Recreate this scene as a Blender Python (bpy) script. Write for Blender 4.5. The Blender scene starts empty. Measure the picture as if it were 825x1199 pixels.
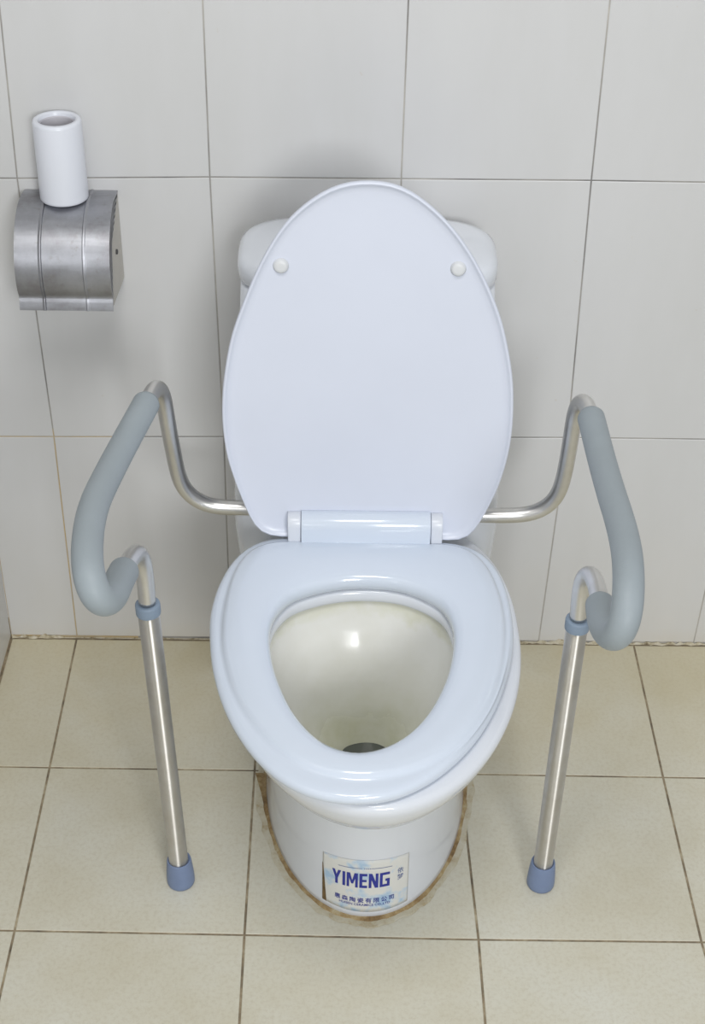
import bpy, bmesh, math, random
from mathutils import Vector, Matrix
random.seed(7)
sc = bpy.context.scene
COL = sc.collection
PI = math.pi

# ------------------------------------------------------------------ camera
FPX = 1788.9
CAM = Vector((0.42526, -1.87755, 1.62587))
PITCH, YAW, ROLL = 0.62959, 0.009327, 0.0171935
fw = Vector((math.sin(YAW)*math.cos(PITCH), math.cos(YAW)*math.cos(PITCH), -math.sin(PITCH)))
rt0 = Vector((math.cos(YAW), -math.sin(YAW), 0)); up0 = rt0.cross(fw)
rt = rt0*math.cos(ROLL) + up0*math.sin(ROLL); up = up0*math.cos(ROLL) - rt0*math.sin(ROLL)
cd = bpy.data.cameras.new('camera'); cam = bpy.data.objects.new('camera', cd); COL.objects.link(cam)
M = Matrix((rt, up, -fw)).transposed().to_4x4(); M.translation = CAM
cam.matrix_world = M
cd.sensor_fit = 'VERTICAL'; cd.sensor_height = 24; cd.lens = FPX/1199*24
cd.clip_start = 0.05
sc.camera = cam

def ray(px, py):
    return fw + rt*((px-412.5)/FPX) - up*((py-599.5)/FPX)
def at(px, py, axis, val):          # measured point of the photograph put on a known real plane
    d = ray(px, py); t = (val - CAM[axis])/d[axis]
    return CAM + d*t

# ------------------------------------------------------------------ helpers
def tag(o, label=None, cat=None, group=None, kind=None):
    if label: o['label'] = label
    if cat: o['category'] = cat
    if group: o['group'] = group
    if kind: o['kind'] = kind
    return o
def empty(name, loc):
    o = bpy.data.objects.new(name, None); COL.objects.link(o); o.location = loc
    o.empty_display_size = .05
    return o
def mesh_obj(name, verts, faces, mat, parent=None, smooth=True, mats=None, fm=None, sharp=None, origin=None):
    me = bpy.data.meshes.new(name)
    off = parent_loc(parent); rel = Vector((0, 0, 0))
    if origin is not None: rel = Vector(origin)-off; off = Vector(origin)
    me.from_pydata([tuple(Vector(v)-off) for v in verts], [], faces); me.validate()
    for m in (mats or [mat]): me.materials.append(m)
    if fm:
        for p, i in zip(me.polygons, fm): p.material_index = i
    bm = bmesh.new(); bm.from_mesh(me); bmesh.ops.recalc_face_normals(bm, faces=bm.faces); bm.to_mesh(me); bm.free()
    for p in me.polygons: p.use_smooth = smooth
    if sharp is not None and smooth: me.set_sharp_from_angle(angle=math.radians(sharp))
    o = bpy.data.objects.new(name, me); COL.objects.link(o)
    if parent: o.parent = parent
    o.location = rel
    return o
def parent_loc(p):
    v = Vector((0, 0, 0))
    while p is not None: v = v + p.location; p = p.parent
    return v
def loft(rings, close_start=True, close_end=True):
    n = len(rings[0]); V = []; F = []
    for r in rings: V += [Vector(p) for p in r]
    for a in range(len(rings)-1):
        for k in range(n):
            F.append((a*n+k, a*n+(k+1) % n, (a+1)*n+(k+1) % n, (a+1)*n+k))
    if close_start:
        c = sum((Vector(p) for p in rings[0]), Vector())/n; V.append(c); i = len(V)-1
        F += [(k, (k+1) % n, i) for k in range(n)]
    if close_end:
        c = sum((Vector(p) for p in rings[-1]), Vector())/n; V.append(c); i = len(V)-1; b = (len(rings)-1)*n
        F += [(b+k, b+(k+1) % n, i) for k in range(n)]
    return V, F
def smooth_path(pts, step=.004):
    P = [Vector(p) for p in pts]; P = [P[0]*2-P[1]] + P + [P[-1]*2-P[-2]]
    out = []
    for i in range(1, len(P)-2):
        p0, p1, p2, p3 = P[i-1:i+3]
        t01 = max((p1-p0).length, 1e-6)**.5; t12 = max((p2-p1).length, 1e-6)**.5; t23 = max((p3-p2).length, 1e-6)**.5
        m1 = (p2-p1) + t12*((p1-p0)/t01-(p2-p0)/(t01+t12)); m2 = (p2-p1) + t12*((p3-p2)/t23-(p3-p1)/(t12+t23))
        n = max(2, int((p2-p1).length/step))
        for k in range(n):
            t = k/n; a = 2*t**3-3*t*t+1; b = t**3-2*t*t+t; c = -2*t**3+3*t*t; d = t**3-t*t
            out.append(p1*a + m1*b + p2*c + m2*d)
    out.append(P[-2]); return out
def relax(path, n=12, keep=1):
    P = [p.copy() for p in path]
    for _ in range(n):
        Q = [p.copy() for p in P]
        for i in range(keep, len(P)-keep): Q[i] = P[i]*.5 + (P[i-1]+P[i+1])*.25
        P = Q
    return P
def sweep(path, rad, seg=28):
    if not callable(rad):
        r0 = rad; rad = lambda s: r0
    L = [0]
    for a, b in zip(path, path[1:]): L.append(L[-1]+(b-a).length)
    T = [(path[min(i+1, len(path)-1)]-path[max(i-1, 0)]).normalized() for i in range(len(path))]
    n = T[0].orthogonal().normalized(); rings = []
    for i, p in enumerate(path):
        n = (n - T[i]*n.dot(T[i])).normalized(); b = T[i].cross(n); r = rad(L[i]/L[-1])
        rings.append([p + n*(r*math.cos(2*PI*k/seg)) + b*(r*math.sin(2*PI*k/seg)) for k in range(seg)])
    return loft(rings)
def lathe(profile, base, axis=Vector((0, 0, 1)), seg=48, ends=(True, True)):
    axis = axis.normalized(); u = axis.orthogonal().normalized(); v = axis.cross(u)
    rings = [[Vector(base)+axis*h+u*(r*math.cos(2*PI*k/seg))+v*(r*math.sin(2*PI*k/seg)) for k in range(seg)] for r, h in profile]
    return loft(rings, *ends)

# ------------------------------------------------------------------ materials
def srgb(r, g, b):
    f = lambda c: (c/255/12.92) if c/255 <= .04045 else ((c/255+.055)/1.055)**2.4
    return (f(r), f(g), f(b), 1)
def mat(name, rough=.5, metallic=0, spec=.5, coat=0):
    m = bpy.data.materials.new(name); m.use_nodes = True; nt = m.node_tree; b = nt.nodes['Principled BSDF']
    b.inputs['Roughness'].default_value = rough; b.inputs['Metallic'].default_value = metallic
    b.inputs['Specular IOR Level'].default_value = spec; b.inputs['Coat Weight'].default_value = coat
    b.inputs['Coat Roughness'].default_value = .06
    return m, nt, b
def N(nt, t, **kw):
    n = nt.nodes.new(t)
    for k, v in kw.items():
        if k in n.inputs: n.inputs[k].default_value = v
        else: setattr(n, k, v)
    return n
def pos(nt, scale=(1, 1, 1)):
    g = N(nt, 'ShaderNodeNewGeometry'); m = N(nt, 'ShaderNodeMapping'); m.inputs['Scale'].default_value = scale
    nt.links.new(g.outputs['Position'], m.inputs['Vector']); return m.outputs['Vector']
def noise(nt, vec, scale, detail=4, rough=.6):
    n = N(nt, 'ShaderNodeTexNoise'); n.inputs['Scale'].default_value = scale; n.inputs['Detail'].default_value = detail
    n.inputs['Roughness'].default_value = rough; nt.links.new(vec, n.inputs['Vector']); return n.outputs['Fac']
def ramp(nt, fac, stops, interp='LINEAR'):
    r = N(nt, 'ShaderNodeValToRGB'); r.color_ramp.interpolation = interp; e = r.color_ramp.elements
    while len(e) < len(stops): e.new(.5)
    for x, (p, c) in zip(e, stops):
        x.position = p; x.color = c if not isinstance(c, (int, float)) else (c, c, c, 1)
    nt.links.new(fac, r.inputs['Fac']); return r.outputs['Color']
def mix(nt, fac, a, b, mode='MIX'):
    m = N(nt, 'ShaderNodeMix'); m.data_type = 'RGBA'; m.blend_type = mode
    for s, v in ((0, fac), (6, a), (7, b)):
        if isinstance(v, (int, float, tuple)): m.inputs[s].default_value = v
        else: nt.links.new(v, m.inputs[s])
    return m.outputs[2]
def mth(nt, op, a, b=None, c=None, clamp=False):
    m = N(nt, 'ShaderNodeMath'); m.operation = op; m.use_clamp = clamp
    for i, v in enumerate((a, b, c)):
        if v is None: continue
        if isinstance(v, (int, float)): m.inputs[i].default_value = v
        else: nt.links.new(v, m.inputs[i])
    return m.outputs[0]
def sep(nt):
    g = N(nt, 'ShaderNodeNewGeometry'); s = N(nt, 'ShaderNodeSeparateXYZ'); nt.links.new(g.outputs['Position'], s.inputs[0]); return s.outputs
def bump(nt, b, h, strength, dist=.001):
    n = N(nt, 'ShaderNodeBump'); n.inputs['Strength'].default_value = strength; n.inputs['Distance'].default_value = dist
    nt.links.new(h, n.inputs['Height']); nt.links.new(n.outputs[0], b.inputs['Normal'])
def simple(name, c, rough=.5, metallic=0, spec=.5, coat=0, var=.0, vs=20, bmp=0, bs=300):
    m, nt, b = mat(name, rough, metallic, spec, coat)
    v = pos(nt); f = noise(nt, v, vs)
    c2 = tuple(max(0, x*(1-var)) for x in c[:3])+(1,)
    nt.links.new(ramp(nt, f, [(.35, c), (.65, c2)]), b.inputs['Base Color'])
    if bmp: bump(nt, b, noise(nt, pos(nt), bs, 2), bmp)
    return m

# glazed wall tile
m_wall, nt, b = mat('glazed_wall_tile', .3, 0, .45)
v = pos(nt, (1, 1, .3)); f = noise(nt, v, 6, 5)
c = ramp(nt, f, [(.3, srgb(204, 204, 203)), (.55, srgb(208, 208, 208)), (.75, srgb(210, 210, 210))])
g = noise(nt, pos(nt), 55, 2); c = mix(nt, ramp(nt, g, [(.74, 0.), (.78, .22)]), c, srgb(190, 175, 150))
S = sep(nt)     # tan tint growing towards the foot of the wall, in blotches
low = mth(nt, 'MULTIPLY', ramp(nt, S[2], [(0, 1.), (.035, .35), (.3, 0.)]), ramp(nt, noise(nt, pos(nt), 9, 6), [(.35, .25), (.7, 1.)]))
c = mix(nt, mth(nt, 'MULTIPLY', low, .4), c, srgb(205, 194, 168))
nt.links.new(c, b.inputs['Base Color']); bump(nt, b, noise(nt, pos(nt), 14, 2), .1)

# wall grout, thin grey, rust-brown in places
m_wgrout, nt, b = mat('wall_grout', .9)
S = sep(nt); f = noise(nt, pos(nt), 7, 4)
c = ramp(nt, f, [(.32, srgb(190, 186, 178)), (.5, srgb(158, 155, 150)), (.68, srgb(118, 117, 116))])
rx = mth(nt, 'LESS_THAN', S[0], .10); rz = mth(nt, 'LESS_THAN', S[2], .402); rz2 = mth(nt, 'GREATER_THAN', S[2], .06)
ru = mth(nt, 'MULTIPLY', mth(nt, 'MULTIPLY', rx, rz), ramp(nt, noise(nt, pos(nt), 16, 3), [(.35, .4), (.55, 1.)]))
c = mix(nt, ru, c, srgb(190, 168, 128))
nt.links.new(c, b.inputs['Base Color'])

# matt floor tile
m_floor, nt, b = mat('beige_floor_tile', .42, 0, .4)
f = noise(nt, pos(nt), 5, 6, .65)
c = ramp(nt, f, [(.3, srgb(207, 201, 180)), (.5, srgb(214, 210, 193)), (.7, srgb(218, 216, 203))])
g = noise(nt, pos(nt), 180, 3, .7); c = mix(nt, ramp(nt, g, [(.45, 0.), (.75, .3)]), c, srgb(176, 162, 132))
S = sep(nt)     # yellowed dirt band near the wall
bk = mth(nt, 'MULTIPLY', ramp(nt, mth(nt, 'MULTIPLY', S[1], -1.), [(0, 1.), (.08, .75), (.42, 0.)]), ramp(nt, noise(nt, pos(nt), 7, 5), [(.3, .45), (.65, 1.)]))
c = mix(nt, mth(nt, 'MULTIPLY', bk, .6), c, srgb(196, 182, 140))
d = noise(nt, pos(nt), 40, 2); c = mix(nt, ramp(nt, d, [(.76, 0.), (.8, .35)]), c, srgb(120, 105, 80))
nt.links.new(c, b.inputs['Base Color']); bump(nt, b, noise(nt, pos(nt), 120, 3), .08)

m_fgrout, nt, b = mat('dirty_floor_grout', .95)
f = noise(nt, pos(nt), 22, 5, .7)
c = ramp(nt, f, [(.33, srgb(186, 174, 148)), (.48, srgb(150, 136, 112)), (.66, srgb(104, 94, 80))])
nt.links.new(c, b.inputs['Base Color'])

m_mortar, nt, b = mat('crumbling_mortar', .95)
f = noise(nt, pos(nt), 60, 5, .7)
c = ramp(nt, f, [(.35, srgb(212, 206, 190)), (.52, srgb(190, 180, 154)), (.66, srgb(118, 104, 78))])
nt.links.new(c, b.inputs['Base Color']); bump(nt, b, noise(nt, pos(nt), 130, 4), .8, .003)

m_plastic = simple('white_seat_plastic', srgb(214, 223, 236), .16, 0, .5, .3, .01)
m_lidpl = simple('white_lid_plastic', srgb(215, 220, 233), .3, 0, .5, 0, .02, 6)
m_cap = simple('white_hinge_plastic', srgb(218, 222, 230), .3)
m_bump = simple('pale_rubber', srgb(214, 216, 218), .4)
m_cer = simple('white_ceramic', srgb(222, 226, 233), .12, 0, .5, .3, .03, 5)

# bowl ceramic: limescale / yellow-green staining lies low inside the bowl
m_bowl, nt, b = mat('stained_ceramic', .2, 0, .5, .25)
S = sep(nt)
wob = mth(nt, 'MULTIPLY_ADD', noise(nt, pos(nt), 18, 4), .07, S[2])
base = ramp(nt, noise(nt, pos(nt), 8, 4), [(.35, srgb(236, 236, 234)), (.65, srgb(228, 227, 222))])
st = ramp(nt, mth(nt, 'MULTIPLY', wob, 2.), [(.42, 1.), (.52, .75), (.58, .45), (.66, .22), (.80, .10), (.825, .6), (.85, .5)])
sc_col = ramp(nt, noise(nt, pos(nt), 30, 4), [(.35, srgb(208, 208, 180)), (.6, srgb(218, 218, 198))])
c = mix(nt, st, base, sc_col)
nt.links.new(c, b.inputs['Base Color'])
nt.links.new(ramp(nt, st, [(0, .08), (.3, .16), (1, .4)]), b.inputs['Roughness'])

m_water, nt, b = mat('drain_water', .03, 0, .5); b.inputs['Base Color'].default_value = srgb(88, 92, 88)
m_drain = simple('dark_drain', srgb(96, 98, 88), .4)
# aluminium tubes
m_alu, nt, b = mat('satin_aluminium', .32, 1)
c = ramp(nt, noise(nt, pos(nt), 30, 3), [(.3, srgb(222, 221, 219)), (.7, srgb(212, 210, 206))])
nt.links.new(c, b.inputs['Base Color'])
m_leg, nt, b = mat('satin_leg_tube', .42, 1)
c = ramp(nt, noise(nt, pos(nt), 30, 3), [(.3, srgb(224, 222, 218)), (.7, srgb(212, 208, 200))])
b.inputs['Anisotropic'].default_value = 1.0; b.inputs['Anisotropic Rotation'].default_value = .25
tg = N(nt, 'ShaderNodeTangent'); tg.direction_type = 'RADIAL'; tg.axis = 'Z'; nt.links.new(tg.outputs[0], b.inputs['Tangent'])
nt.links.new(c, b.inputs['Base Color'])
m_foam = simple('grey_foam', srgb(154, 163, 168), .5, 0, .4, 0, .04, 30, .15, 900)
m_rub = simple('blue_rubber', srgb(122, 138, 170), .5, 0, .4, 0, .06, 60)
m_col = simple('blue_collar', srgb(130, 146, 164), .45, 0, .4)
m_hole = simple('dark_hole', srgb(70, 70, 70), .6)
# brushed steel
m_steel, nt, b = mat('worn_stainless_steel', .3, 1)
f = noise(nt, pos(nt, (1, 1, 1)), 22, 5, .7)
c = ramp(nt, f, [(.3, srgb(180, 181, 187)), (.5, srgb(168, 169, 174)), (.72, srgb(148, 146, 150))])
g = noise(nt, pos(nt), 70, 3, .6); c = mix(nt, ramp(nt, g, [(.6, 0.), (.75, .5)]), c, srgb(140, 134, 130))
nt.links.new(c, b.inputs['Base Color'])
nt.links.new(ramp(nt, noise(nt, pos(nt, (.4, 6, 6)), 60, 3), [(.3, .34), (.7, .5)]), b.inputs['Roughness'])
m_side = simple('dull_steel', srgb(206, 202, 194), .6, .4, var=.08)
m_paper = simple('white_wrap', srgb(222, 225, 233), .28, 0, .45, 0, .01)
m_core = simple('card_core', srgb(196, 194, 200), .7)
# sealant round the foot
m_seal, nt, b = mat('grimy_sealant', .8)
f = noise(nt, pos(nt), 26, 6, .75)
c = ramp(nt, f, [(.34, srgb(190, 180, 150)), (.46, srgb(170, 148, 108)), (.58, srgb(138, 112, 74)), (.7, srgb(92, 76, 56))])
nt.links.new(c, b.inputs['Base Color']); bump(nt, b, noise(nt, pos(nt), 90, 4), .5, .002)
m_smear, nt, b = mat('cement_smear', .8)
f = noise(nt, pos(nt), 34, 6, .75)
c = ramp(nt, f, [(.36, srgb(208, 203, 186)), (.52, srgb(198, 190, 166)), (.66, srgb(176, 158, 124)), (.76, srgb(136, 114, 82))])
nt.links.new(c, b.inputs['Base Color'])
# sticker
m_stk, nt, b = mat('paper_sticker', .5)
f = noise(nt, pos(nt), 38, 3, .5)
c = ramp(nt, f, [(.50, srgb(222, 222, 218)), (.57, srgb(200, 214, 226)), (.64, srgb(168, 196, 222))])
nt.links.new(c, b.inputs['Base Color'])
m_ink = simple('blue_ink', srgb(44, 54, 150), .5, var=.1, vs=200)
m_ink2 = simple('faded_blue_ink', srgb(96, 112, 168), .5, var=.3, vs=300)
m_rust = simple('rust_stain', srgb(128, 104, 68), .8, var=.5, vs=80)

# ------------------------------------------------------------------ setting: tiled walls and floor
def tiles(name, grid, normal, mt, mg, gap, backing, extra=None):
    """grid[j][i] are tile corners; every tile is inset and stands 0.8 mm proud of the grout bed."""
    V = []; F = []; FM = []; n = Vector(normal)
    for j in range(len(grid)-1):
        for i in range(len(grid[0])-1):
            q = [Vector(grid[j][i]), Vector(grid[j][i+1]), Vector(grid[j+1][i+1]), Vector(grid[j+1][i])]
            if min((q[1]-q[0]).length, (q[3]-q[0]).length) < .012: continue
            g = gap[j][i] if isinstance(gap, list) else gap
            def inset(d, off):
                r = []
                for k in range(4):
                    p = q[k]; a = (q[(k+1) % 4]-p).normalized(); bb = (q[k-1]-p).normalized()
                    r.append(p + (a+bb)*d + n*off)
                return r
            b0 = len(V); V += inset(g/2, -.0009) + inset(g/2+.0002, -.0003) + inset(g/2+.0009, 0)
            for a in (0, 4):
                for k in range(4): F.append((b0+a+k, b0+a+(k+1) % 4, b0+a+4+(k+1) % 4, b0+a+4+k)); FM.append(0)
            F.append(tuple(b0+8+k for k in range(4))); FM.append(0)
    # grout bed: a slab behind
    b0 = len(V); c = [Vector(p) for p in backing]
    V += [p - n*.0008 for p in c] + [p - n*.05 for p in c]
    F.append((b0, b0+1, b0+2, b0+3)); FM.append(1); F.append((b0+7, b0+6, b0+5, b0+4)); FM.append(1)
    for k in range(4): F.append((b0+k, b0+(k+1) % 4, b0+4+(k+1) % 4, b0+4+k)); FM.append(1)
    o = mesh_obj(name, V, F, None, None, False, [mt, mg], FM)
    return tag(o, kind='structure')

XL = -.105; XR = 1.45; YF = -2.6
A = lambda x, y: at(x, y, 1, 0.0)
rowf = [A(90, 744.5), A(270, 747), A(450, 749.5), A(630, 752.5), A(811, 756)]
rowa = [A(63, 511.5), A(262, 511.5), A(463.5, 512), A(664, 512.5), A(865, 515)]
rowb = [A(20, 209), A(245.5, 207.5), A(469.5, 209.5), A(692, 211.5), A(915, 215)]
topp = [A(-1.5, 0), A(237, 0), A(478, 0), A(714, 0), A(951, 0)]
def ext(row):
    s = (row[-1]-row[0])/4
    left = row[0] - s*((row[0].x-XL)/s.x)
    out = [left]+row
    k = 1
    while out[-1].x + .25 < XR: out.append(row[-1]+s*k); k += 1
    out.append(row[-1]+s*((XR-row[-1].x)/s.x)); return out
for r in rowf: r.z = 0.0
rf, ra, rb = ext(rowf), ext(rowa), ext(rowb)
for r in (rf, ra, rb):
    while len(r) < 9: r.append(r[-1].copy())
def upward(rb, topp, dz):
    out = []
    d = []
    for i in range(len(rb)):
        k = min(max(i-1, 0), 4)
        dd = topp[k]-rowb[k]; dd = dd/dd.z
        if i == 0 or i > 5: dd = Vector((0, 0, 1))
        out.append(rb[i] + dd*dz)
    return out
n = min(len(rf), len(ra), len(rb)); rf, ra, rb = rf[:n], ra[:n], rb[:n]
rc = upward(rb, topp, .40); rd = [p+Vector((0, 0, .40)) for p in rc]; re_ = [p+Vector((0, 0, .40)) for p in rd]
for r in (rc, rd, re_): r[0].x = XL
rf = [p+Vector((0, 0, .004)) for p in rf]
tiles('wall_back', [rf, ra, rb, rc, rd, re_], (0, -1, 0), m_wall, m_wgrout, .0017,
      [(XL, 0, 0), (XR, 0, 0), (XR, 0, 2.0), (XL, 0, 2.0)])

# left wall
ly = [YF + .25*k for k in range(11)]; ly = [y for y in ly if y < -.1] + [0]
lz = [.004, .393, .797, 1.2, 1.6, 2.0]
tiles('wall_left', [[(XL, y, z) for y in ly] for z in lz], (1, 0, 0), m_wall, m_wgrout, .0017,
      [(XL, YF, 0), (XL, 0, 0), (XL, 0, 2.0), (XL, YF, 2.0)])
# floor
Fp = lambda x, y: at(x, y, 2, 0.0)
r0 = [Fp(90, 746), Fp(307, 748.5), Fp(524, 752), Fp(742, 757)]
for p in r0: p.y = 0
r1 = [Fp(58, 898.5), Fp(298, 902), Fp(538, 906), Fp(776, 910)]
r2 = [Fp(17, 1089.5), Fp(286, 1094.5), Fp(560, 1100), Fp(821, 1103)]
d1 = [Fp(0, 1165), Fp(280, 1199), Fp(568, 1199), Fp(850, 1199)]
def extf(r):
    s = (r[3]-r[0])/3; out = [r[0]+s*((XL-r[0].x)/s.x)] + [p.copy() for p in r]
    out += [r[3]+s, r[3]+s*2, r[3]+s*((XR-r[3].x)/s.x)]
    return out
r3 = [a+(d-a)*(-.3/(d.y-a.y)) for a, d in zip(r2, d1)]
R0, R1, R2, R3 = extf(r0), extf(r1), extf(r2), extf(r3)
rows = [R0, R1, R2, R3]
while rows[-1][0].y > YF: rows.append([p+Vector((0, -.3, 0)) for p in rows[-1]])
for p in R0: p.y = -.003
for row in rows: row[0].x = XL+.001
tiles('floor', rows, (0, 0, 1), m_floor, m_fgrout, .0030,
      [(XL-.05, rows[-1][0].y, 0), (XR, rows[-1][0].y, 0), (XR, .05, 0), (XL-.05, .05, 0)])
# crumbly mortar line where wall meets floor
V = []; F = []; K = 260
for k in range(K+1):
    x = XL+.002+(XR-XL-.004)*k/K
    big = 1 if .62 < x < 1.2 or x < -.02 else .12
    h = .0008+.005*big*random.random()+(.004*big if random.random() < .2 else 0); w = .001+.0035*big*random.random()
    V += [(x, 0.0008, 0), (x, .0008, h), (x, -.001, h*.9), (x, -w, 0.0001)]
for k in range(K):
    for a in range(3): F.append((k*4+a, k*4+a+1, (k+1)*4+a+1, (k+1)*4+a))
tag(mesh_obj('trim_1', V, F, m_mortar), kind='structure')

# ------------------------------------------------------------------ toilet
NT = 128
TH = [2*PI*k/NT for k in range(NT)]
def sgnpow(v, p): return math.copysign(abs(v)**p, v)
def egg(z, xc, yc, hw, bf, bb, nf=2.0, nb=5.0):
    r = []
    for t in TH:
        c, s = math.cos(t), math.sin(t)          # t=0 points to the front (-y)
        nn = nf if c > 0 else nb; b_ = bf if c > 0 else bb
        r.append(Vector((xc + hw*sgnpow(s, 2/nn), yc - b_*sgnpow(c, 2/nn), z)))
    return r
def resample(pts, cx, cy, iters=6):
    """closed outline (x,y) -> radius at each angle TH around (cx,cy)"""
    P = [Vector((p[0], p[1], 0)) for p in pts]; n = len(P); dense = []
    for i in range(n):
        p0, p1, p2, p3 = P[i-1], P[i], P[(i+1) % n], P[(i+2) % n]
        for k in range(16):
            t = k/16
            dense.append(.5*((2*p1)+(p2-p0)*t+(2*p0-5*p1+4*p2-p3)*t*t+(3*p1-p0-3*p2+p3)*t**3))
    pol = sorted((math.atan2(p.x-cx, -(p.y-cy)) % (2*PI), math.hypot(p.x-cx, p.y-cy)) for p in dense)
    pol = [(pol[-1][0]-2*PI, pol[-1][1])]+pol+[(pol[0][0]+2*PI, pol[0][1])]
    out = []
    j = 0
    for t in TH:
        while pol[j+1][0] < t: j += 1
        (a, ra_), (b_, rb_) = pol[j], pol[j+1]
        out.append(ra_+(rb_-ra_)*((t-a)/max(b_-a, 1e-9)))
    for _ in range(iters):
        out = [out[i]*.5+(out[i-1]+out[(i+1) % NT])*.25 for i in range(NT)]
    return out
def ringp(rad, cx, cy, z, s=1.0, add=0.0):
    return [Vector((cx+(r*s+add)*math.sin(t), cy-(r*s+add)*math.cos(t), z)) for r, t in zip(rad, TH)]

T = empty('toilet', (.46, -.30, 0))
tag(T, 'white ceramic toilet with its oval seat lid raised and a blue-lettered sticker on the foot', 'toilet')

ZS = .422
px_outer = [(312,631),(280,648),(258,680),(246.5,716),(245.6,748),(248.4,779),(258,816),(275,852),(301,887),(335,915),(372,930.5),(406,935.5),(430,935.5),(467,929),(512,906),(552,870),(580,827),(597,779),(601,739),(596,702),(584.6,671),(566,648),(538,637),(500,634),(425,632),(350,630)]
z3 = lambda x, y: (220+x/2.012, 580+y/2.012)
px_plat = [z3(*p) for p in [(76,330),(84,250),(108,170),(146,120),(190,104),(270,103),(420,105),(560,108),(640,112),(690,140),(722,190),(745,260),(750,340),(738,420),(705,500),(640,580),(560,632),(480,655),(400,662),(310,648),(230,608),(160,545),(110,470),(86,400)]]
px_hole = [(315.5,745),(319.5,719),(332,701),(349,689.5),(388,679),(427.5,676),(473,681),(512.5,699),(528,722),(531,750),(522,791),(499.4,833),(467,863),(427,877),(395,873),(368.5,858),(342,827),(322.7,784)]
o_ = [at(x, y, 2, ZS-.004) for x, y in px_outer]; p_ = [at(x, y, 2, ZS+.006) for x, y in px_plat]; h_ = [at(x, y, 2, ZS+.005) for x, y in px_hole]
SX, SY = .4560, -.515
Ro = resample(o_, SX, SY, 2); Rp = resample(p_, SX, SY, 3); Rh = resample(h_, SX, SY, 2)
def blend(a, b_, t): return [x+(y-x)*t for x, y in zip(a, b_)]
Rpl = [min(p, o-.002) for p, o in zip(Rp, Ro)]

# --- pedestal + bowl (one ceramic body)
CX = .4615
outer = [
 egg(.0005, .4645, -.300, .1440, .2600, .275), egg(.010, .4645, -.300, .1420, .2580, .275), egg(.05, .4640, -.300, .1390, .2560, .275),
 egg(.12, .4635, -.300, .1365, .2520, .275), egg(.18, .463, -.300, .1370, .2530, .275), egg(.22, .463, -.305, .141, .262, .270),
 egg(.25, .4625, -.315, .146, .272, .262, 2, 4), egg(.28, .4625, -.330, .153, .292, .25, 2, 3.4), egg(.31, .4628, -.355, .1625, .318, .26, 2, 3),
 egg(.34, .4630, -.39, .1725, .322, .28, 2, 2.6), egg(.365, .4632, -.42, .1800, .309, .27, 2, 2.5), egg(.385, .4634, -.44, .1830, .298, .26, 2, 2.5), egg(.396, .4634, -.45, .1835, .290, .25, 2, 2.5),
 egg(.4015, .4630, -.45, .1815, .287, .248, 2, 2.5), egg(.403, .4630, -.45, .1770, .283, .243, 2, 2.5)]
inner = []
Rin = [r+.004 for r in Rh]
RB = Rin[NT//2]
def bowl_ring(z, s, yb, add_=0.0):
    k = min(1, (1-s)/.7)
    return ringp(Rin, SX+(.462-SX)*k, yb-RB*s, z, s, add_)
YB = SY+RB
inner += [bowl_ring(.403, 1.05, YB+.006), bowl_ring(.4018, 1.01, YB+.0005), bowl_ring(.399, 1.0, YB, -.0025), bowl_ring(.390, 1.0, YB, -.0030), bowl_ring(.3865, 1.0, YB, -.0022), bowl_ring(.3850, 1.0, YB, .0005)]
NCLEAN = len(inner)
for z, s, yb in [(.3835, 1.015, .002), (.375, 1.01, .0), (.36, .985, -.0052), (.345, .955, -.0125), (.33, .92, -.0212), (.315, .88, -.0300), (.30, .83, -.0380), (.285, .77, -.0438), (.27, .70, -.0475), (.255, .63, -.0500), (.24, .55, -.0515), (.222, .45, -.0535), (.208, .37, -.0555), (.199, .315, -.0575), (.19, .285, -.060), (.175, .265, -.063), (.15, .25, -.065), (.12, .24, -.067)]:
    inner.append(bowl_ring(z, s, YB+yb))
V, F = loft(outer+inner, True, True)
no = (len(outer)+NCLEAN-1)*NT
fm = [1 if min(f) >= no else 0 for f in F]
bowl = mesh_obj('bowl', V, F, None, T, True, [m_cer, m_bowl], fm)
wv, wf = loft([bowl_ring(.1925, .290, YB-.0592), bowl_ring(.1925, .12, YB-.082)], False, True)
mesh_obj('drain_water', wv, wf, m_water, bowl)

# --- tank rises from the rear deck
def rbox(z, xc, hw, y0, y1, n=4.5):
    yc = (y0+y1)/2; hb = (y1-y0)/2
    return [Vector((xc+hw*sgnpow(math.sin(t), 2/n), yc-hb*sgnpow(math.cos(t), 2/n), z)) for t in TH]
tr = [rbox(.0005, .4625, .132, -.20, -.03), rbox(.12, .4625, .130, -.20, -.03), rbox(.22, .462, .158, -.21, -.03), rbox(.29, .4605, .178, -.215, -.028), rbox(.36, .4600, .1835, -.215, -.028), rbox(.402, .4600, .1825, -.212, -.026), rbox(.43, .4595, .181, -.208, -.022), rbox(.47, .459, .179, -.204, -.02),
      rbox(.55, .458, .173, -.196, -.016), rbox(.64, .457, .1665, -.192, -.016), rbox(.722, .456, .1618, -.190, -.016)]
tank = mesh_obj('tank', *loft(tr), m_cer, T)
tl = [rbox(.7225, .4555, .155, -.186, -.02, 3.2), rbox(.7235, .4555, .162, -.196, -.014, 3.2), rbox(.729, .4555, .1655, -.200, -.011, 3.2), rbox(.742, .4555, .1655, -.200, -.011, 3.2),
      rbox(.750, .4555, .1635, -.198, -.013, 3.2), rbox(.7555, .4555, .157, -.191, -.02, 3.2), rbox(.758, .4555, .146, -.18, -.03, 3.2), rbox(.760, .4555, .09, -.15, -.05, 2.6)]
mesh_obj('tank_lid', *loft(tl), m_cer, T)
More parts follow.
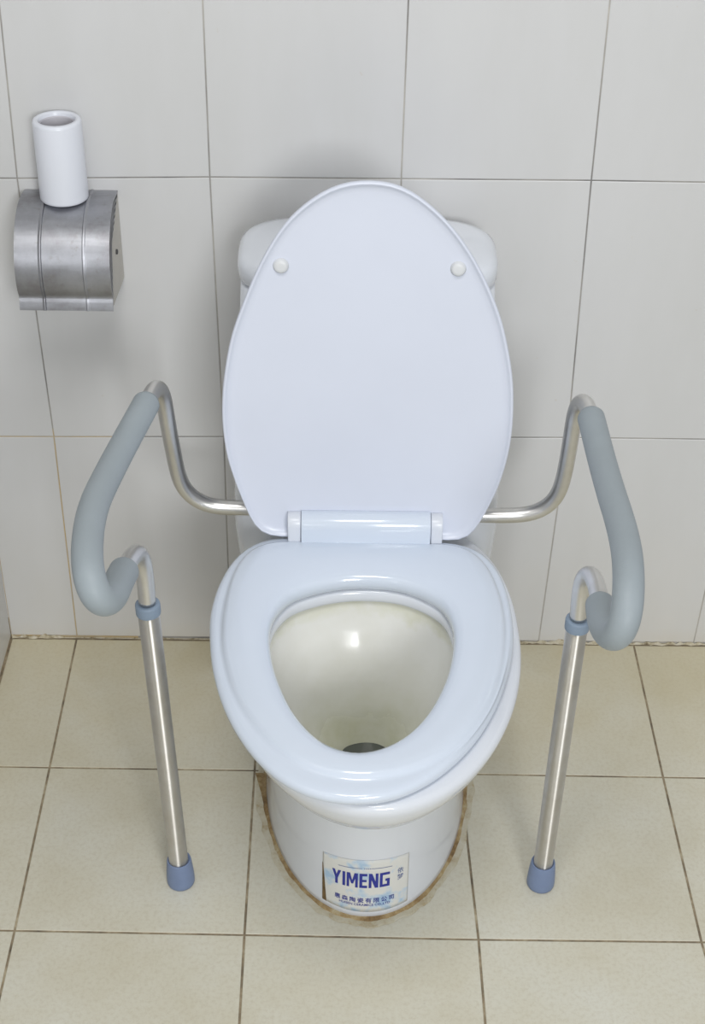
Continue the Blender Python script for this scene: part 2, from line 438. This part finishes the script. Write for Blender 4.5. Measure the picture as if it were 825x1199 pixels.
# --- flush button in the tank lid
mesh_obj('flush_button', *lathe([(.024, -.003), (.024, .003), (.0225, .0045), (.0, .0045)], (.4555, -.10, .7595)), m_alu, T)

# --- seat ring: flange, groove, raised plateau, rolled inner edge
prof = []          # (kind, t/add, z)
R = []
def add(rad, z, s=0.0): R.append(ringp(rad, SX, SY, z, 1.0, s))
add(Ro, .4045, -.010); add(Ro, .4050, -.004); add(Ro, .4085, -.0008); add(Ro, .4135, 0); add(Ro, .4175, -.0012); add(Ro, .4198, -.004)
add(blend(Ro, Rpl, .55), .4212); add(blend(Ro, Rpl, .82), .4212); add(Rpl, .4216); add(Rpl, .4240, -.0022); add(Rpl, .4268, -.0045); add(Rpl, .4284, -.008)
for t, z in ((.2, .4292), (.4, .4294), (.6, .4290), (.78, .4280)):
    R.append(ringp(blend([r-.008 for r in Rpl], Rh, t), SX, SY, z))
add(Rh, .4268, .007); add(Rh, .4245, .0035); add(Rh, .4205, .0008); add(Rh, .4150, 0); add(Rh, .4085, .0005); add(Rh, .4045, .004)
R.append([v.copy() for v in R[0]])
V, F = loft(R, False, False)
seat = mesh_obj('seat', V, F, m_plastic, T)

# --- raised lid
LEAN = .13; LY = -.283
lt = Vector((0, LEAN, 1)).normalized(); ln = Vector((0, -1, LEAN)).normalized(); L0 = Vector((.4555, LY, .42))
def lidpt(px, py):
    d = ray(px, py); t = (L0-CAM).dot(ln)/d.dot(ln); return CAM+d*t
px_lid = [(429,211.5),(384.5,221),(339.7,254),(308.3,300),(283.6,356),(268,405),(259.9,468),(263.5,522),(274.7,562),(292.6,605),(300,617),(308.3,624),(320,627),(345,627.5),(425,629),(500,630.5),(535,632),(546,629.5),(556,619),(564,607),(584,567),(597.5,517),(600.7,459),(595,410),(582,360),(555,302),(519,254),(474,220)]
lp = [lidpt(*p) for p in px_lid]
lc = L0+lt*.235
loc2 = [((p-lc).x, (p-lc).dot(lt)) for p in lp]
Rl = resample([(a, b_) for a, b_ in loc2], 0, 0, 1)
def lring(add_, off, s=1.0):
    return [lc + Vector((1, 0, 0))*((r*s+add_)*math.sin(t)) + lt*(-(r*s+add_)*math.cos(t)) + ln*off for r, t in zip(Rl, TH)]
lr = [lring(0, -.0150, .55), lring(0, -.0135, .85), lring(-.012, -.0120), lring(-.004, -.0095), lring(-.0008, -.005), lring(0, 0), lring(-.0006, .0030), lring(-.002, .0042), lring(-.0036, .0040),
      lring(-.0048, .0022), lring(-.008, .0002), lring(-.014, -.0008), lring(-.024, -.0014), lring(0, -.0020, .8), lring(0, -.0028, .5), lring(0, -.0032, .2)]
lid = mesh_obj('seat_lid', *loft(lr), m_lidpl, T)
for px, py in ((328.5, 311.5), (536.5, 315)):
    c = lidpt(px, py)
    bs = lathe([(.0098, -.003), (.0096, -.0006), (.0086, .0008), (.0080, .0026), (.0068, .0036), (.004, .0040)], c, ln, 32)
    mesh_obj('rubber_bumper', *bs, m_bump, lid)
# hinge
def hinge_prof(y0, y1, z0, z1, r, n=8):
    pts = [(y0, z0)]
    for k in range(n+1): a = PI-k*PI/2/n; pts.append((y0+r+r*math.cos(a), z1-r+r*math.sin(a)))
    for k in range(n+1): a = PI/2-k*PI/2/n; pts.append((y1-r+r*math.cos(a), z1-r+r*math.sin(a)))
    pts.append((y1, z0)); return pts
def prism(prof, x0, x1, be=.0012):
    cy = sum(p[0] for p in prof)/len(prof); cz = sum(p[1] for p in prof)/len(prof)
    def rg(x, k): return [Vector((x, cy+(p[0]-cy)*k, cz+(p[1]-cz)*k)) for p in prof]
    return loft([rg(x0, .94), rg(x0+be*.3, .98), rg(x0+be, 1), rg(x1-be, 1), rg(x1-be*.3, .98), rg(x1, .94)])
hb = mesh_obj('hinge', *prism(hinge_prof(-.302, -.268, .4200, .4635, .016), .3742, .5412), m_plastic, T, sharp=40)
for x0, x1 in ((.3568, .3734), (.5420, .5568)):
    mesh_obj('hinge_cap', *prism(hinge_prof(-.2985, -.270, .4205, .4615, .013), x0, x1), m_cap, T, sharp=40)

# --- sealant bead round the foot
def foot(add_, z, jit=0.0):
    base = egg(z, .4645, -.300, .1440, .2600, .275); out = []
    for i, p in enumerate(base):
        d = Vector((p.x-.4645, p.y+.30, 0)).normalized()
        j = jit*(math.sin(i*1.7)+math.sin(i*.63+1)+random.uniform(-1, 1))/3
        out.append(p+d*(add_+j))
    return out
V, F = loft([foot(-.003, .0002), foot(.0045, .0004, .0020), foot(.0036, .0016, .0012), foot(.0012, .0030, .0005), foot(-.003, .005)], False, False)
mesh_obj('foot_sealant', V, F, m_seal, T)
V, F = loft([foot(-.003, .0001), foot(.0135, .0003, .004), foot(.0110, .0007, .004), foot(.004, .0009, .001), foot(-.003, .001)], False, False)
sm = mesh_obj('sealant_smear', V, F, m_smear, T, False)
for px in ([(299,905),(308,905),(316,930),(320,962),(327,995),(322,996),(313,962),(306,930)], [(538,928),(544,926),(547,944),(541,960),(532,985),(535,950)]):
    a = [at(x, y, 2, .0012) for x, y in px]; n = len(a)
    V = a+[Vector((p.x, p.y, 0)) for p in a]
    F = [tuple(range(n))]+[(k, (k+1) % n, n+(k+1) % n, n+k) for k in range(n)]
    mesh_obj('cracked_filler', V, F, m_seal, sm, False)

# --- sticker on the front of the foot
zs = [.0005, .010, .05, .12, .18]
pr = [(.4645, .1440, .2600), (.4645, .1420, .2580), (.4640, .1390, .2560), (.4635, .1365, .2520), (.463, .1370, .2530)]
def foot_surf(x, z, off):
    z = z + .0085*max(0, (z-.012)/.086)*(1-((x-.464)/.058)**2)
    for k in range(4):
        if z <= zs[k+1]: break
    t = max(0, (z-zs[k])/(zs[k+1]-zs[k])); xc, hw, bf = [a+(b_-a)*t for a, b_ in zip(pr[k], pr[k+1])]
    s = max(-.98, min(.98, (x-xc)/hw)); y = -.300-bf*math.sqrt(1-s*s)
    n = Vector(((x-xc)/hw**2, (y+.3)/bf**2, 0)).normalized()
    return Vector((x, y, z))+n*off
def arc_x(u):         # arc length from the centre line -> x (front is nearly an ellipse)
    xc, hw, bf = .464, .139, .256
    n = 60; x = 0; s = 0; du = abs(u)/n
    for _ in range(n):
        q = min(.99, x/hw); sl = bf/hw*q/math.sqrt(1-q*q); x += du/math.sqrt(1+sl*sl)
    return xc+math.copysign(x, u)
U0, U1, ZA, ZB = -.062, .060, .012, .098
V = []; F = []; NU, NV = 40, 14
for side, off in ((0, .0006), (1, .0001)):
    for j in range(NV+1):
        for i in range(NU+1):
            V.append(foot_surf(arc_x(U0+(U1-U0)*i/NU), ZA+(ZB-ZA)*j/NV, off))
W_ = NU+1; H_ = (NU+1)*(NV+1)
for j in range(NV):
    for i in range(NU):
        a = j*W_+i; F.append((a, a+1, a+1+W_, a+W_)); F.append((H_+a, H_+a+W_, H_+a+1+W_, H_+a+1))
for i in range(NU):
    F.append((i, H_+i, H_+i+1, i+1)); a = NV*W_+i; F.append((a, a+1, H_+a+1, H_+a))
for j in range(NV):
    a = j*W_; F.append((a, a+W_, H_+a+W_, H_+a)); a += NU; F.append((a, H_+a, H_+a+W_, a+W_))
stk = mesh_obj('sticker', V, F, m_stk, T)
def text_mesh(s, size, bold=0.0, sx=1.0):
    cu = bpy.data.curves.new('t', 'FONT'); cu.body = s; cu.size = size; cu.offset = bold; cu.align_x = 'CENTER'; cu.resolution_u = 3; cu.extrude = 0
    o = bpy.data.objects.new('t', cu); COL.objects.link(o); dg = bpy.context.evaluated_depsgraph_get(); dg.update()
    me = bpy.data.meshes.new_from_object(o.evaluated_get(dg)); bpy.data.objects.remove(o)
    bm = bmesh.new(); bm.from_mesh(me)
    bmesh.ops.triangulate(bm, faces=bm.faces)
    for _ in range(2):
        el = [e for e in bm.edges if e.calc_length() > .003]
        if el: bmesh.ops.subdivide_edges(bm, edges=el, cuts=1); bmesh.ops.triangulate(bm, faces=bm.faces)
    vs = [(v.co.x*sx, v.co.y) for v in bm.verts]; bm.verts.index_update(); fs = [tuple(v.index for v in f.verts) for f in bm.faces]; bm.free()
    return vs, fs
def put(name, parts, m, off=.0010, kx=1.0):
    V = []; F = []
    for (vs, fs), u, z in parts:
        b0 = len(V); V += [foot_surf(arc_x(u+a*kx), z+b_, off) for a, b_ in vs]; F += [tuple(b0+i for i in f) for f in fs]
    return mesh_obj(name, V, F, m, stk, False)
# brand word drawn as heavy block strokes in a flat condensed face
def poly(pts): return (pts, [tuple(range(len(pts)))])
def rectm(x0, y0, x1, y1, n=6):
    vs = []; fs = []
    for i in range(n+1):
        x = x0+(x1-x0)*i/n; vs += [(x, y0), (x, y1)]
    for i in range(n): fs.append((2*i, 2*i+2, 2*i+3, 2*i+1))
    return vs, fs
H = .0235; w = .0042; L = []
def q4(a, b_, c, d): return ([a, b_, c, d], [(0, 1, 2, 3)])
def letter(ch, x):
    if ch == 'Y': W = .0145; g = [q4((0, H), (w*1.1, H), (W/2+w*.45, H*.42), (W/2-w*.5, H*.42)), q4((W-w*1.1, H), (W, H), (W/2+w*.5, H*.42), (W/2-w*.45, H*.42)), rectm(W/2-w*.5, 0, W/2+w*.5, H*.45, 1)]
    elif ch == 'I': W = w; g = [rectm(0, 0, w, H, 1)]
    elif ch == 'M': W = .0165; g = [rectm(0, 0, w*.9, H, 1), rectm(W-w*.9, 0, W, H, 1), q4((w*.2, H), (w*1.2, H), (W/2+w*.35, H*.25), (W/2-w*.35, H*.25)), q4((W-w*1.2, H), (W-w*.2, H), (W/2+w*.35, H*.25), (W/2-w*.35, H*.25))]
    elif ch == 'E': W = .0112; g = [rectm(0, 0, w, H, 1), rectm(w, 0, W, w*.95, 2), rectm(w, H-w*.95, W, H, 2), rectm(w, H/2-w*.42, W*.92, H/2+w*.42, 2)]
    elif ch == 'N': W = .0138; g = [rectm(0, 0, w*.95, H, 1), rectm(W-w*.95, 0, W, H, 1), q4((0, H), (w*1.15, H), (W, 0), (W-w*1.15, 0))]
    elif ch == 'G': W = .0150; g = [rectm(0, 0, w, H, 1), rectm(w, 0, W, w*.95, 2), rectm(w, H-w*.95, W, H, 2), rectm(W-w, w*.95, W, H*.55, 1), rectm(W*.55, H*.38, W-w, H*.55, 1)]
    return W, g
x = -.0475
for ch in 'YIMENG':
    W, g = letter(ch, x)
    for vs, fs in g: L.append((([(a, b_) for a, b_ in vs], fs), -.004+x*.90, .0530))
    x += W+.0022
put('brand_lettering', L, m_ink, kx=.90)
L = []
L.append((rectm(-.038, .0, -.006, .0007, 10), 0, .0845)); L.append((rectm(.006, 0, .034, .0007, 10), 0, .0845))
for k in range(4): L.append((rectm(-.0035+k*.0025, -.0002, -.0022+k*.0025, .0010, 1), 0, .0845))
L.append((text_mesh('依', .0100), .0465, .0700)); L.append((text_mesh('梦', .0100), .0465, .0590))
put('small_lettering', L, m_ink2)
L = []
for k, ch in enumerate('惠森陶瓷有限公司'): L.append((text_mesh(ch, .0088, .0001), -.0385+k*.0104, .0285))
L.append((text_mesh('HUISEN CERAMICS CO.,LTD', .0052, .00005, 1.06), -.002, .0225))
put('company_lettering', L, m_ink)
# torn left edge of the sticker, rust-brown underneath
V = [foot_surf(arc_x(-.0625+dx), z, .0009) for z, dx in ((.012, 0), (.03, 0), (.06, 0), (.080, 0))] + [foot_surf(arc_x(-.0625+dx), z, .0009) for z, dx in ((.012, .007), (.03, .0055), (.06, .003), (.080, .0006))]
mesh_obj('torn_edge', V, [(k, k+1, k+5, k+4) for k in range(3)], m_rust, stk)

# ------------------------------------------------------------------ toilet safety frame
FR = empty('toilet_safety_frame', (.457, -.38, 0))
tag(FR, 'aluminium toilet safety frame with two grey foam padded arm rails and blue rubber feet', 'safety frame')
TR = .0102
left = [(287,594.4,-.240),(262,594.4,-.240),(247,593.5,-.240),(233,589,-.241),(220,580,-.243),(211,566,-.246),(206.5,548,-.251),(202.5,528,-.256),(198,505,-.263),(194,482,-.270),(191,462,-.277),(187.5,453,-.285),(182.5,452,-.300),(177,461,-.325),(172,471,-.350),(147,517,-.43),(124,561,-.515),(110,592,-.575),(103,625,-.63),(102,660,-.680),(106,686,-.708),(112,703,-.713),(120,709,-.708),(129,702,-.690),(137,685,-.645),(147,665,-.592),(154.5,652,-.553),(160,646,-.530),(165,650,-.513),(168.5,663,-.506),(170.5,682,-.505),(172.3,705,-.505)]
right = [(569,603.5,-.240),(600,603.5,-.240),(620,603,-.240),(635,598,-.241),(648,588,-.243),(656,574,-.246),(660,558,-.251),(665,533,-.257),(669,508,-.264),(672.5,485,-.272),(675.5,473,-.279),(679.5,468,-.288),(684,469,-.302),(688,477,-.325),(691.4,488,-.350),(703,534,-.43),(716,580,-.515),(726,612,-.572),(732.5,640,-.618),(735.5,668,-.662),(735.5,700,-.695),(732,728,-.712),(726,743,-.712),(718,747,-.702),(710,740,-.680),(704,722,-.640),(702,703,-.600),(698,685,-.560),(693,672,-.532),(687.5,669,-.518),(682,676,-.508),(679.5,690,-.505),(677.8,707,-.504),(676.8,723,-.504)]
ends = []; rails = []
for side, pts, foam0, foam1 in (('l', left, 14, 25), ('r', right, 14, 26)):
    P = [at(a, b_, 1, y) for a, b_, y in pts]
    P[0].z = P[1].z = (P[0].z+P[1].z)/2
    d = smooth_path(P, .004)
    def near(p): return min(range(len(d)), key=lambda i: (d[i]-p).length)
    i0, i1 = near(P[foam0]), near(P[foam1])
    d = relax(d, 30)
    col_i = len(d)-1
    rails.append(d)
    i1 -= 2
    fo = d[i0:i1+1]
    def fr(s):
        e = min(s, 1-s)*len(fo)*.004
        return .0161 if e > .003 else .0145+.0016*math.sqrt(max(0, 1-(1-e/.003)**2))
    # short end rings for rounded foam ends
    mesh_obj('foam_grip', *sweep(fo, fr, 36), m_foam, FR)
    ends.append((d[-1], P[0]))
# one bent tube: left rail, the cross run behind the raised lid, right rail
ld, rd_ = rails; a0, b0 = ld[0], rd_[0]
n = int((b0-a0).length/.004)
mesh_obj('rail_tube', *sweep(relax(list(reversed(ld)) + [a0+(b0-a0)*(k/n) for k in range(1, n)] + rd_, 4), TR), m_alu, FR)
for sx, (top, _), fpx in ((-1, ends[0], (211, 1037)), (1, ends[1], (634, 1038))):
    ft = at(fpx[0], fpx[1]-15, 2, .016); ft.z = 0
    ft.y = -.500 if sx < 0 else -.498
    ft.x = at(fpx[0], fpx[1]-18, 1, ft.y).x
    ax = (top-ft).normalized(); Ltot = (top-ft).length
    leg = mesh_obj('leg', *lathe([(.0120, .012), (.0128, .013), (.0128, Ltot-.014), (.0126, Ltot-.012), (.0108, Ltot-.012)], ft, ax, 40), m_leg, FR, sharp=50, origin=ft)
    cb = top - ax*.0165
    mesh_obj('collar', *lathe([(.0130, 0), (.0146, .0006), (.0147, .002), (.0147, .0125), (.0143, .0142), (.0135, .0150), (.0108, .0150)], cb, ax, 40), m_col, leg, sharp=50)
    mesh_obj('rubber_foot', *lathe([(.015, 0.0), (.0178, .0012), (.0186, .004), (.0187, .011), (.0181, .023), (.0170, .036), (.0163, .043), (.0157, .0452), (.0145, .0454), (.0130, .0430)], Vector((ft.x, ft.y, 0)), ax if abs(ax.x) < .02 else Vector((ax.x*.5, ax.y*.5, 1)).normalized(), 40), m_rub, leg, sharp=60)

# ------------------------------------------------------------------ paper holder
PH = empty('paper_holder', (.065, 0, .65))
tag(PH, 'worn stainless steel toilet paper holder with curved cover fixed to the tiled wall', 'paper holder')
pf = [(-.0008, .7785), (-.015, .7815), (-.030, .7830), (-.050, .7825), (-.068, .7775), (-.084, .7690), (-.099, .7560), (-.110, .7400), (-.1165, .7220), (-.1180, .7050), (-.1160, .6900), (-.1110, .6780), (-.1125, .6740), (-.1150, .6640), (-.1155, .6610)]
pp = smooth_path([Vector((0, y, z)) for y, z in pf], .003)
def cover_ring(x, inset=0.0, thick=.0009):
    out = []
    for i, p in enumerate(pp):
        t = (pp[min(i+1, len(pp)-1)]-pp[max(i-1, 0)]).normalized(); n = Vector((0, t.z, -t.y)); n = -n if n.dot(Vector((0, -1, .6))) < 0 else n
        out.append((p, n))
    fr_ = [p+n*inset+Vector((x, 0, 0)) for p, n in out]; bk = [p+n*(inset-thick)+Vector((x, 0, 0)) for p, n in reversed(out)]
    return fr_+bk
X0, X1 = .0045, .1262
xs = []
for x in [X0, X0+.002, .0345, .0352, .0362, .0375, .0385, .0395, .065, .0910, .0920, .0930, .0945, .0955, .0962, X1-.002, X1]:
    xs.append(x)
def emb(x):
    if .0362 <= x <= .0385 or .0920 <= x <= .0945: return .0010
    if .0385 < x < .0920: return -.0004
    return 0
V, F = loft([cover_ring(x, emb(x)) for x in xs])
mesh_obj('cover', V, F, m_steel, PH, sharp=50)
# side plates
for x0 in (X0+.0006, X1-.0016):
    pol = [(p.y, p.z) for p in pp if p.z > .664]; pol = [(min(-.0008, y+.001), z-.001) for y, z in pol] + [(-.105, .664), (-.0008, .6510)]
    n = len(pol); V = [(x0, y, z) for y, z in pol]+[(x0+.001, y, z) for y, z in pol]
    F = [tuple(range(n)), tuple(range(2*n-1, n-1, -1))]+[(k, (k+1) % n, n+(k+1) % n, n+k) for k in range(n)]
    mesh_obj('side_plate', V, F, m_side, PH, False)
mesh_obj('pivot_pin', *lathe([(.0035, 0), (.0035, .0018), (.002, .0025)], (X1-.0005, -.052, .715), Vector((1, 0, 0)), 20), m_hole, PH)
mesh_obj('back_plate', *loft([[(X0+.004, 0, .652), (X1-.004, 0, .652), (X1-.004, 0, .777), (X0+.004, 0, .777)], [(X0+.004, -.0020, .652), (X1-.004, -.0020, .652), (X1-.004, -.0020, .777), (X0+.004, -.0020, .777)]]), m_steel, PH, False)

# roll on top
RC = Vector((.0622, -.0355, .7835))
roll = mesh_obj('paper_roll', *lathe([(.0195, 0.0004), (.0300, 0.0002), (.0310, .0012), (.0312, .004), (.0308, .1020), (.0300, .1050), (.0285, .1062), (.0245, .1066), (.0232, .1050), (.0225, .100), (.0222, .004), (.0195, .0004)], RC, seg=64, ends=(False, False)), m_paper, None, sharp=60)
tag(roll, 'slim white paper roll standing upright on top of the steel paper holder', 'paper roll')
mesh_obj('core', *lathe([(.0221, .003), (.0221, .101), (.0212, .1015), (.0210, .100), (.0210, .003), (.0221, .003)], RC, seg=48, ends=(False, False)), m_core, roll)

# ------------------------------------------------------------------ light
wd = bpy.data.worlds.new('world'); sc.world = wd; wd.use_nodes = True
bg = wd.node_tree.nodes['Background']; bg.inputs['Color'].default_value = (.96, .985, 1, 1); bg.inputs['Strength'].default_value = .41
def area(name, loc, target, sx, sy, power, col):
    l = bpy.data.lights.new(name, 'AREA'); l.shape = 'RECTANGLE'; l.size = sx; l.size_y = sy; l.energy = power; l.color = col
    o = bpy.data.objects.new(name, l); COL.objects.link(o); o.location = loc
    o.rotation_euler = (Vector(target)-Vector(loc)).to_track_quat('-Z', 'Y').to_euler(); return o
area('window_daylight', (1.3, -4.3, 2.05), (.45, -.2, .5), 1.0, 1.0, 72, (.97, .985, 1))
area('overhead_fill', (.40, -1.35, 2.5), (.44, -.5, .2), .6, .6, 15, (1, .99, .97))  # unseen fill light added overhead to brighten the bowl, seat and floor

sc.view_settings.view_transform = 'Standard'; sc.view_settings.look = 'None'
sc.view_settings.exposure = 0.0; sc.view_settings.gamma = 1; sc.view_settings.use_curve_mapping = False
